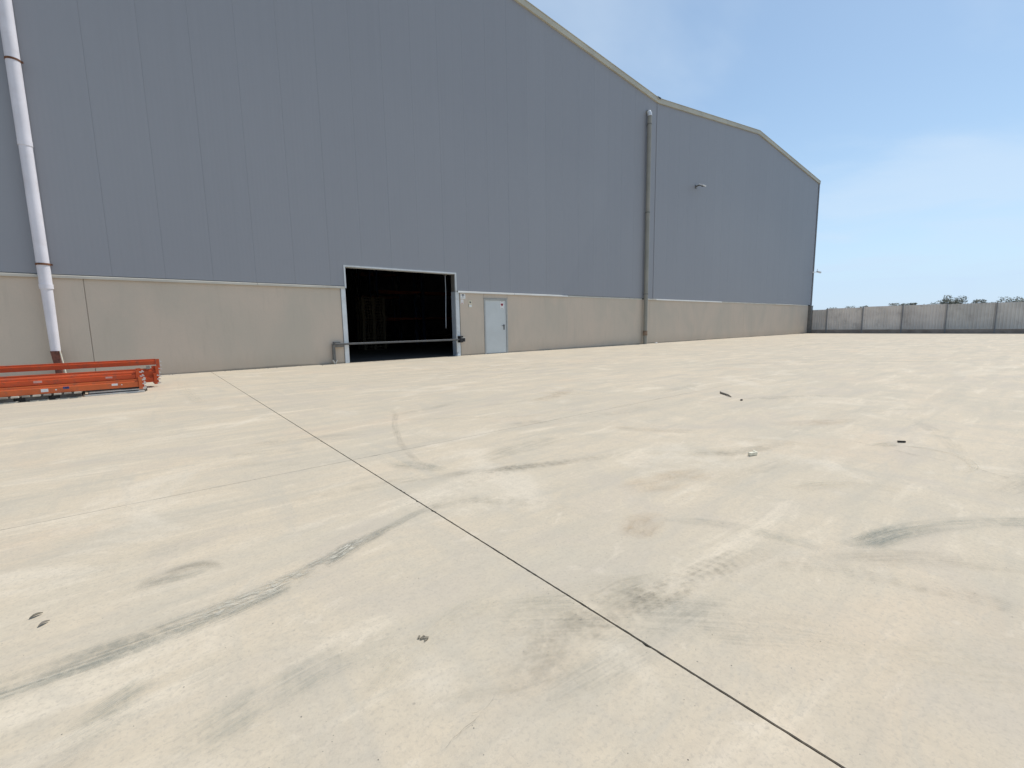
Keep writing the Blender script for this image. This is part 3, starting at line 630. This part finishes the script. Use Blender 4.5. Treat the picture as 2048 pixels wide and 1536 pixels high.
sign('notice_card', 9.475, 1.79, 0.165, 0.265, M_PAPERCREAM, [(M_INK, [[(0.04,0.19),(0.08,0.165),(0.12,0.18),(0.10,0.215),(0.06,0.22)], (0.003,0.012,0.02,0.13)]), (M_PAPER, [(0.03,0.14,0.02,0.10)])],
     'cream card with black blot on the plinth between doorway and staff door')
heart = [(0.085 + 0.0052*16*math.sin(t)**3 * 0.75, 0.165 + 0.0045*(13*math.cos(t)-5*math.cos(2*t)-2*math.cos(3*t)-math.cos(4*t))) for t in [2*math.pi*i/28 for i in range(28)]]
heartin = [(0.085 + (p[0]-0.085)*0.52, 0.168 + (p[1]-0.168)*0.5) for p in heart]
sg = sign('door_sticker', 10.985, 1.75, 0.17, 0.305, M_PAPER, [(M_INKRED, [heart]), (M_INK, [(0.03,0.06,0.275,0.285),(0.07,0.10,0.275,0.285),(0.11,0.14,0.275,0.285),(0.03,0.075,0.02,0.03),(0.085,0.14,0.02,0.03)])], 'white sticker with red heart symbol on the staff door', 14.331)
MB().prism(heartin, 'y', -0.0072, -0.006).build('print', M_INK, sg)

# ------------------------------------------------------------------ floodlight and camera on the wall
fl = tag(empty('floodlight', (25.25, YC, 8.80)), 'floodlight on a short arm high on the right gable', 'floodlight')
MB().box(-0.11, 0.11, -0.02, 0.0005, -0.14, 0.14).build('wall_plate', M_BARDK, fl)
MB().tube([(0, -0.02, 0), (0.02, -0.25, 0.06), (0.04, -0.42, 0.05)], 0.05, 12).build('arm', M_BARDK, fl, smooth=True)
fl.scale = (0.66, 0.66, 0.72)
rot = Matrix.Rotation(R(22), 3, 'X')
hd = MB(); hd.obox((0.05, -0.60, 0.0), (0.27, 0.21, 0.045), rot); hd = hd.build('head', M_ALU, fl, bevel=0.012)
ln = MB(); ln.obox((0.05, -0.58, -0.055), (0.23, 0.17, 0.014), rot); ln.build('lens', M_GLASS, hd)
yk = MB(); yk.box(-0.17, -0.15, -0.55, -0.42, -0.06, 0.05).box(0.25, 0.27, -0.55, -0.42, -0.06, 0.05).box(-0.17, 0.27, -0.435, -0.42, -0.02, 0.03); yk.build('yoke', M_BARDK, fl)
cc = tag(empty('wall_camera', (44.55, YC-0.05, 5.15)), 'small surveillance camera on the far right corner of the warehouse', 'camera')
MB().box(-0.06, 0.06, 0.0, 0.052, -0.06, 0.06).build('mount', M_PAPER, cc)
MB().tube([(0, 0, 0), (0.12, -0.22, 0.02)], 0.025, 10).build('arm', M_PAPER, cc, smooth=True)
b_ = MB(); b_.obox((0.24, -0.32, 0.0), (0.19, 0.06, 0.06), Matrix.Rotation(R(-30), 3, 'Z') @ Matrix.Rotation(R(14), 3, 'Y')); b_.build('housing', M_PAPER, cc, bevel=0.01)
MB().tube([(0.10, -0.2, 0.03), (0.16, -0.24, 0.26)], 0.018, 8).build('antenna', M_PAPER, cc, smooth=True)

# ------------------------------------------------------------------ goods inside the dark hall
def pallet_mesh(m, L=1.2, Wd=0.8, H=0.144):
    for i in range(5): m.box(0, L, i*(Wd-0.12)/4, i*(Wd-0.12)/4+0.12, H-0.022, H)
    for i in range(3):
        y0 = i*(Wd-0.1)/2; m.box(0, L, y0, y0+0.1, 0, 0.022)
        for x0 in (0, (L-0.14)/2, L-0.14): m.box(x0, x0+0.14, y0, y0+0.1, 0.022, H-0.022)
    return m
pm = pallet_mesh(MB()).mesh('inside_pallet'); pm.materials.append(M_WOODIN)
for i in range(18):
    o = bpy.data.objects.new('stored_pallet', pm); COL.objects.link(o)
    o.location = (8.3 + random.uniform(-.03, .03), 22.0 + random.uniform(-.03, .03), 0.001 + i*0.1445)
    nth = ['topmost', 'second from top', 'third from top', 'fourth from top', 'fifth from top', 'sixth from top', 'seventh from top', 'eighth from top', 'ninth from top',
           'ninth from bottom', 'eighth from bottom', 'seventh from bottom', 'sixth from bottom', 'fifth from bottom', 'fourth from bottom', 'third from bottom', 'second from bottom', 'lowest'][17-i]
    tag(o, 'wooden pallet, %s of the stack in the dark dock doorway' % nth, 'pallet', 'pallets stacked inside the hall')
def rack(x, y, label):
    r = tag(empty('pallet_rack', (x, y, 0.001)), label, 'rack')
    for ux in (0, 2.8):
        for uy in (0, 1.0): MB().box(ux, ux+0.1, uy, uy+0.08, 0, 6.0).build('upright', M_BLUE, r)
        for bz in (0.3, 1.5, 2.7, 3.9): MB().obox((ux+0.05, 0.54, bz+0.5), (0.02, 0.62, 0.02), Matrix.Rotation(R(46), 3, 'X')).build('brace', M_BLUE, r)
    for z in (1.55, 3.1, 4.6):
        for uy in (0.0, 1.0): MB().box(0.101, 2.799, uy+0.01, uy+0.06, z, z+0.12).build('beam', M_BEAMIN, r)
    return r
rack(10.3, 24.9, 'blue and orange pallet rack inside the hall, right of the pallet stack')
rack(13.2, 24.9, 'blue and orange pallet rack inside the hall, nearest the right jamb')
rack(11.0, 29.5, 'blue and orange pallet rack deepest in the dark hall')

# ------------------------------------------------------------------ stacked rack beams by the wall
GB = 'orange rack beams stacked by the wall'
def make_beam(L, h, w, mat, stickers=(), drop=0.0):
    """beam along -x from its right end at the origin; front face at y=0, bottom at z=0"""
    r = empty('rack_beam')
    st = h*0.30; sw = w*0.45
    m = MB(); m.prism([(0, 0), (w, 0), (w, h), (sw, h), (sw, h-st), (0, h-st)], 'x', -L, -0.012); m.build('tube', mat, r, bevel=0.004)
    for x0 in (-0.006, -L-0.006):
        c = MB(); zc = h*0.5 - drop
        c.box(x0-0.004, x0+0.004, -0.022, w+0.012, zc-0.11, zc+0.11)
        sgn = 1 if x0 > -1 else -1
        c.box(min(x0, x0+sgn*0.05), max(x0, x0+sgn*0.05), -0.030, -0.0225, zc-0.11, zc+0.11)
        c = c.build('end_connector', mat, r)
        hk = MB()
        for hz in (-0.075, 0.0, 0.075): hk.prism([(x0+sgn*0.05, zc+hz), (x0+sgn*0.085, zc+hz-0.012), (x0+sgn*0.085, zc+hz-0.030), (x0+sgn*0.05, zc+hz-0.022)], 'y', -0.028, -0.010)
        hk.build('hooks', M_STEELLT, c)
    for (sx, sz, sl, sh, smat) in stickers: MB().box(sx, sx+sl, -0.0018, 0.0005, sz, sz+sh).build('sticker', smat, r)
    return r
def place(b, loc, rz, label):
    b.location = loc; b.rotation_euler.z = rz; tag(b, label, 'rack beam', GB)
BW = 0.058
FS = [(-1.245, 0.03, 0.085, 0.05, M_STICK), (-0.985, 0.055, 0.075, 0.04, M_STICKBLUE), (-0.975, 0.065, 0.05, 0.018, M_STICK), (-0.375, 0.05, 0.08, 0.035, M_STICK), (-1.08, 0.045, 0.02, 0.018, M_STICK), (-0.25, 0.05, 0.018, 0.014, M_STICK)]
MS = [(-1.30, 0.04, 0.10, 0.035, M_INKPINK), (-0.42, 0.04, 0.09, 0.03, M_INKPINK)]
z1 = 0.104
names = ['foremost', 'second from the front', 'third from the front', 'fourth from the front', 'fifth from the front', 'rearmost']
for i in range(6):
    b = make_beam(2.72, 0.135, BW, M_ORANGE2 if i == 0 else M_ORANGE, FS if i == 0 else ())
    place(b, (-0.195 + random.uniform(-.02, .03) if i else -0.20, 10.52 + i*0.085, z1), R(0.6), 'orange rack beam in the lowest layer, %s of the near stack' % names[i])
for i in range(5):
    b = make_beam(2.72, 0.12, BW, M_ORANGE, MS if i == 0 else ())
    place(b, (-0.215 + random.uniform(-.03, .03), 10.60 + i*0.088, z1+0.1385), R(0.6), 'orange rack beam in the upper layer, %s of the near stack' % (names[i] if i < 4 else 'rearmost'))
for i in range(4):
    b = make_beam(2.72, 0.135, BW, M_ORANGE); place(b, (0.02 + random.uniform(-.03, .03), 11.28 + i*0.085, z1), R(0.4), 'orange rack beam in the lowest layer, %s of the far stack' % (names[i] if i < 3 else 'rearmost'))
for i in range(3):
    b = make_beam(2.72, 0.12, BW, M_ORANGE); place(b, (0.03 + random.uniform(-.03, .03), 11.31 + i*0.088, z1+0.1385), R(0.4), 'orange rack beam in the middle layer, %s of the far stack' % ['foremost', 'middle', 'rearmost'][i])
def batten(name, x, label, y0=11.27, z0=z1+0.2605, z1_=0.435):
    o = MB().box(x-0.03, x+0.03, y0, y0+0.31, z0, z1_).build(name, M_WOOD, None, bevel=0.003); tag(o, label, 'batten', 'timber battens between the rack beams'); return o
batten('timber_batten', -0.055, 'timber batten carrying the topmost rack beam at its right end'); batten('timber_batten', -2.45, 'timber batten carrying the topmost rack beam at its left end')
b = make_beam(2.75, 0.115, BW, M_ORANGE, (), 0.055); place(b, (0.085, 11.40, 0.4355), R(0.4), 'topmost orange rack beam lying alone on battens')
# pallets and ground bars under the stacks
def small_pallet(x, y, label, L=1.05, H=0.102, Wd=0.62):
    r = tag(empty('pallet', (x, y, 0.0)), label, 'pallet', 'pallets under the rack beams')
    nb = 9; bw = L/nb*0.72
    for i in range(nb):
        x0 = i*(L-bw)/(nb-1); dz = random.uniform(-.0035, 0)
        MB().box(x0, x0+bw, -0.03 + random.uniform(-.02, .01), Wd, H-0.024+dz, H+dz-0.0005).build('deck_board', M_WOODLT if i % 2 == 0 else M_WOOD, r)
    MB().box(0.02, L-0.02, 0.085, 0.12, 0.002, H-0.024).build('shade_fill', M_WOODDK, r)  # dark fill added so the gap below the deck looks shaded
    for y0 in (0.0, Wd/2-0.04, Wd-0.08):
        for x0 in (0, L/2-0.13, L-0.26): MB().box(x0, x0+0.26, y0, y0+0.08, 0.0165, H-0.022).build('block', M_WOODDK, r)
        MB().box(0.0, L*0.3, y0-0.004, y0+0.084, 0.001, 0.016).box(L*0.42, L*0.62, y0-0.004, y0+0.084, 0.001, 0.016).box(L*0.7, L, y0-0.004, y0+0.084, 0.001, 0.016).build('skid', M_WOODLT, r)
small_pallet(-2.02, 10.46, 'weathered pallet under the near stack of orange rack beams')
small_pallet(-3.2, 10.46, 'weathered pallet under the left end of the near rack beam stack')
small_pallet(-1.75, 11.25, 'weathered pallet under the far stack of orange rack beams')
small_pallet(-3.0, 11.25, 'weathered pallet under the left end of the far rack beam stack')
for i, (y, z, h, L, x1, lab) in enumerate(((10.52,0.0005,0.030,0.80,-0.14,'foremost'),(10.60,0.0005,0.045,0.78,-0.12,'second'),(10.70,0.0005,0.045,0.8,-0.10,'third'),(10.56,0.046,0.022,0.76,-0.12,'upper'),(10.66,0.046,0.055,0.74,-0.16,'rearmost'))):
    o = MB().box(x1-L, x1, y, y+0.05, z, z+h).build('steel_bar', M_STEELLT if i in (0, 3) else M_STEEL, None, bevel=0.003)
    tag(o, '%s flat steel bar lying under the right end of the orange beams' % lab, 'steel bar', 'steel bars under the beams')

# ------------------------------------------------------------------ boundary fence, corner post, trees beyond
FX = 44.92
M_FENCE = [simple('fence_grey_%d' % i, c, 0.6, var=0.1, scale=0.9, dirt=(0.44, 0.40, 0.36), dirt_amt=0.6, dirt_scale=1.1) for i, c in enumerate(((0.70,0.65,0.60),(0.78,0.72,0.66),(0.66,0.63,0.585)))]
M_FPOST = simple('fence_post', (0.26, 0.26, 0.265), 0.6)
M_KICK = simple('fence_kick_brown', (0.34, 0.28, 0.235), 0.9, var=0.2, scale=2)
fence = tag(empty('boundary_fence', (FX, 14, 0)), 'long grey ribbed sheet metal fence closing off the right of the yard', 'fence')
rr_ = random.Random(9); y = 15.6; i = 0
while y > -34:
    wdt = 2.45; h = [1.98, 2.06, 2.12, 2.08, 2.10, 2.06, 2.12][i % 7] + rr_.uniform(-.03, .03)
    m = MB(); prof = []; n = 14; p = wdt/n
    for k in range(n):
        a = y - k*p
        prof += [(a, 0.0), (a-0.45*p, 0.0), (a-0.55*p, 0.035), (a-0.9*p, 0.035)]
    prof.append((y-wdt, 0.0))
    b0 = len(m.v); N = len(prof)
    for (yy, d) in prof:
        m.v += [(d, yy-14, 0.30), (d, yy-14, h), (d+0.006, yy-14, 0.30), (d+0.006, yy-14, h)]
    for k in range(N-1):
        a, c = 4*k, 4*(k+1); m.f += [(a, c, c+1, a+1), (a+2, a+3, c+3, c+2), (a+1, c+1, c+3, a+3), (a, a+2, c+2, c)]
    m.f += [(0, 1, 3, 2), (4*(N-1), 4*(N-1)+2, 4*(N-1)+3, 4*(N-1)+1)]
    m.build('sheet_panel', M_FENCE[[0,1,1,0,2,2,0][i % 7]], fence)
    MB().box(-0.065, -0.005, y-14-0.03, y-14+0.03, -0.02, h+0.05).build('post', M_FPOST, fence)
    MB().box(-0.004, 0.10, y-14-wdt, y-14, -0.02, 0.295).build('kick_board', M_KICK, fence)
    y -= wdt + 0.004; i += 1
gp = tag(empty('corner_post', (44.14, 14.24, 0)), 'tall dark steel post at the right end of the warehouse plinth', 'post')
MB().box(-0.02, 0.44, -0.12, 0.16, 0.0, 2.30).build('shaft', M_STEEL, gp, bevel=0.01); MB().box(-0.05, 0.47, -0.15, 0.19, 2.301, 2.335).build('cap', M_STEEL, gp); MB().box(-0.06, 0.50, -0.19, 0.07, 0.0, 0.02).build('base_plate', M_RUST, gp)

def mat_leafs(name, c0, c1):
    t = NT(name); oi = t.n('ShaderNodeNewGeometry'); c = t.mix(oi.outputs['Random Per Island'], c0, c1); t.color(c); t.rough(0.7, 0.25)
    t.b.inputs['Transmission Weight'].default_value = 0.0
    return t.m
M_LV = [mat_leafs('leaves_grey_green', (0.17, 0.18, 0.145), (0.26, 0.265, 0.22)), mat_leafs('leaves_olive', (0.16, 0.17, 0.13), (0.25, 0.255, 0.205))]
M_BARK = simple('bark', (0.13, 0.11, 0.09), 0.9, var=0.25, scale=12)
def tree(x, y, top, rad, kind, seed, label, cat='tree', n=5200):
    r_ = random.Random(seed); o = tag(empty(kind, (x, y, -0.03)), label, cat, 'greenery beyond the fence')
    base = top - rad*1.7
    tr = MB(); tr.tube([(0,0,0), (r_.uniform(-.1,.1), r_.uniform(-.1,.1), max(0.3, base)), (0,0,max(0.6, base+rad))], [rad*.09, rad*.07, rad*.03], 9)
    for k in range(5):
        a = r_.uniform(0, 6.28); tr.tube([(0,0,max(0.3, base)), (math.cos(a)*rad*.6, math.sin(a)*rad*.6, base+rad*r_.uniform(.6, 1.3))], [rad*.04, rad*.015], 7)
    tr.build('trunk', M_BARK, o, smooth=True)
    cr = MB(); cl = [(Vector((r_.gauss(0,.42)*rad, r_.gauss(0,.55 if cat == 'shrub' else .42)*rad, base+rad*.85+r_.gauss(0,.33)*rad)), rad*r_.uniform(.22, .42)) for _ in range(34)]
    for k in range(n):
        c, cr_ = r_.choice(cl); d = Vector((r_.gauss(0,1), r_.gauss(0,1), r_.gauss(0,1))).normalized()*cr_*r_.uniform(.55, 1.05); p = c+d
        if p.z > top: p.z = top - r_.uniform(0, .15)*rad
        p.z = max(p.z, 0.15)
        u = Vector((r_.gauss(0,1), r_.gauss(0,1), r_.gauss(0,.6))).normalized(); w = u.orthogonal().normalized(); s = r_.uniform(.045, .085)
        b0 = len(cr.v); cr.v += [tuple(p-u*s), tuple(p+w*s*.45), tuple(p+u*s), tuple(p-w*s*.45)]; cr.f.append((b0, b0+1, b0+2, b0+3))
    m = bpy.data.meshes.new('crown'); m.from_pydata(cr.v, [], cr.f); m.materials.append(M_LV[seed % 2]); c = bpy.data.objects.new('crown', m); COL.objects.link(c); c.parent = o
tree(51.5, 6.65, 3.0, 1.05, 'garden_tree', 1, 'small round tree rising highest above the grey boundary fence')
for i, (x, y, top, rad, lab) in enumerate(((47.6,13.3,2.28,1.0,'low shrub over the fence nearest the warehouse corner'),(48.6,11.2,2.40,1.0,'broad shrub over the fence, second from the warehouse corner'),(48.2,9.6,2.38,1.0,'shrub over the pale fence panels, third from the warehouse corner'),(48.8,8.1,2.38,1.0,'shrub over the fence just left of the small round tree'),
        (48.6,4.4,2.44,1.1,'dense shrub over the fence just right of the small round tree'),(49.0,2.6,2.58,1.25,'tall shrub over the fence near the right edge of the view'),(49.2,0.6,2.7,1.35,'tall shrub over the fence beyond the right edge of the view'))):
    tree(x, y, top, rad, 'shrub', 10+i, lab, 'shrub', 4800)

# ------------------------------------------------------------------ litter
def lit(o, label, cat): return tag(o, label, cat)
rot = Matrix.Rotation(R(-18), 3, 'Z')
o = MB(); o.obox((0, 0, 0.014), (0.040, 0.013, 0.013), rot); o.obox((0.03, 0.004, 0.031), (0.012, 0.008, 0.004), rot)
o = o.build('wood_offcut', M_LITTERW, None, bevel=0.003); o.location = (3.745, 1.545, 0.0012); lit(o, 'pale wood offcut on the bare concrete, right of the middle', 'offcut')
o = MB(); o.obox((0, 0, 0.008), (0.030, 0.008, 0.007), Matrix.Rotation(R(-50), 3, 'Z')); o = o.build('dark_chip', M_LITTERD, None, bevel=0.002); o.location = (5.09, 0.858, 0.0012); lit(o, 'dark rectangular chip lying right of the wood offcut', 'chip')
o = MB().tube([(0.10,0.135,0.028),(0.098,0.125,0.01),(0.02,0.03,0.012),(-0.07,-0.07,0.014),(-0.15,-0.15,0.006)], [.007,.016,.013,.012,.005], 7)
o = o.build('broken_branch', M_TWIG, None, smooth=True); o.location = (6.63, 3.16, 0.003); lit(o, 'bent grey stick lying on the yard before the right wall', 'stick')
o = MB(); o.obox((0, 0, 0.008), (0.022, 0.014, 0.008), Matrix.Rotation(R(20), 3, 'Z')); o = o.build('dark_chip', M_LITTERD, None, bevel=0.003); o.location = (6.315, 2.79, 0.0012); lit(o, 'tiny dark chip beside the bent grey stick', 'chip')
def leaf(x, y, L, W, rz, label, mat=M_LEAF):
    n = 7; m = MB()
    for i in range(n):
        t = i/(n-1); w = W*math.sin(math.pi*min(1, t*0.97+0.02))**0.8; c = 0.004 + 0.006*math.sin(t*3)
        for s in (-1, 0, 1): m.v.append(((t-0.5)*L, s*w/2, 0.001 + (c if s else c*0.5)))
    for i in range(n-1):
        for k in range(2): m.f.append((i*3+k, (i+1)*3+k, (i+1)*3+k+1, i*3+k+1))
    me = bpy.data.meshes.new('dry_leaf'); me.from_pydata(m.v, [], m.f); me.materials.append(mat); o = bpy.data.objects.new('dry_leaf', me); COL.objects.link(o)
    md = o.modifiers.new('thickness', 'SOLIDIFY'); md.thickness = 0.0008
    o.location = (x, y, 0.001); o.rotation_euler.z = rz; lit(o, label, 'leaf')
leaf(-0.437, 2.413, 0.038, 0.013, R(25), 'dark dry leaf on the left slab, the farther of two')
leaf(-0.405, 2.325, 0.036, 0.013, R(40), 'brown curled leaf on the left slab, the nearer of two', M_TWIG)
o = MB()
for (dx, dy, sx, sy, a) in ((0,0,.013,.006,20),(.012,-.012,.012,.007,-40),(-.012,.014,.010,.004,50),(.004,-.026,.008,.003,10)): o.obox((dx, dy, 0.003), (sx, sy, 0.0022), Matrix.Rotation(R(a), 3, 'Z'))
o = o.build('torn_scrap', M_LEAF, None); o.location = (0.650, 1.334, 0.0012); o.scale = (0.72, 0.72, 0.8); lit(o, 'small torn dark scrap on the left slab near the bottom', 'scrap')
o = MB(); o.obox((0, 0, 0.02), (0.09, 0.05, 0.018), Matrix.Rotation(R(15), 3, 'Z')); o.obox((0.06, 0.02, 0.045), (0.04, 0.03, 0.012), Matrix.Rotation(R(-20), 3, 'Z')); o = o.build('crumpled_paper', M_PAPER, None, bevel=0.008); o.location = (21.4, 14.1, 0.001); lit(o, 'crumpled white paper at the foot of the grey downpipe', 'paper')
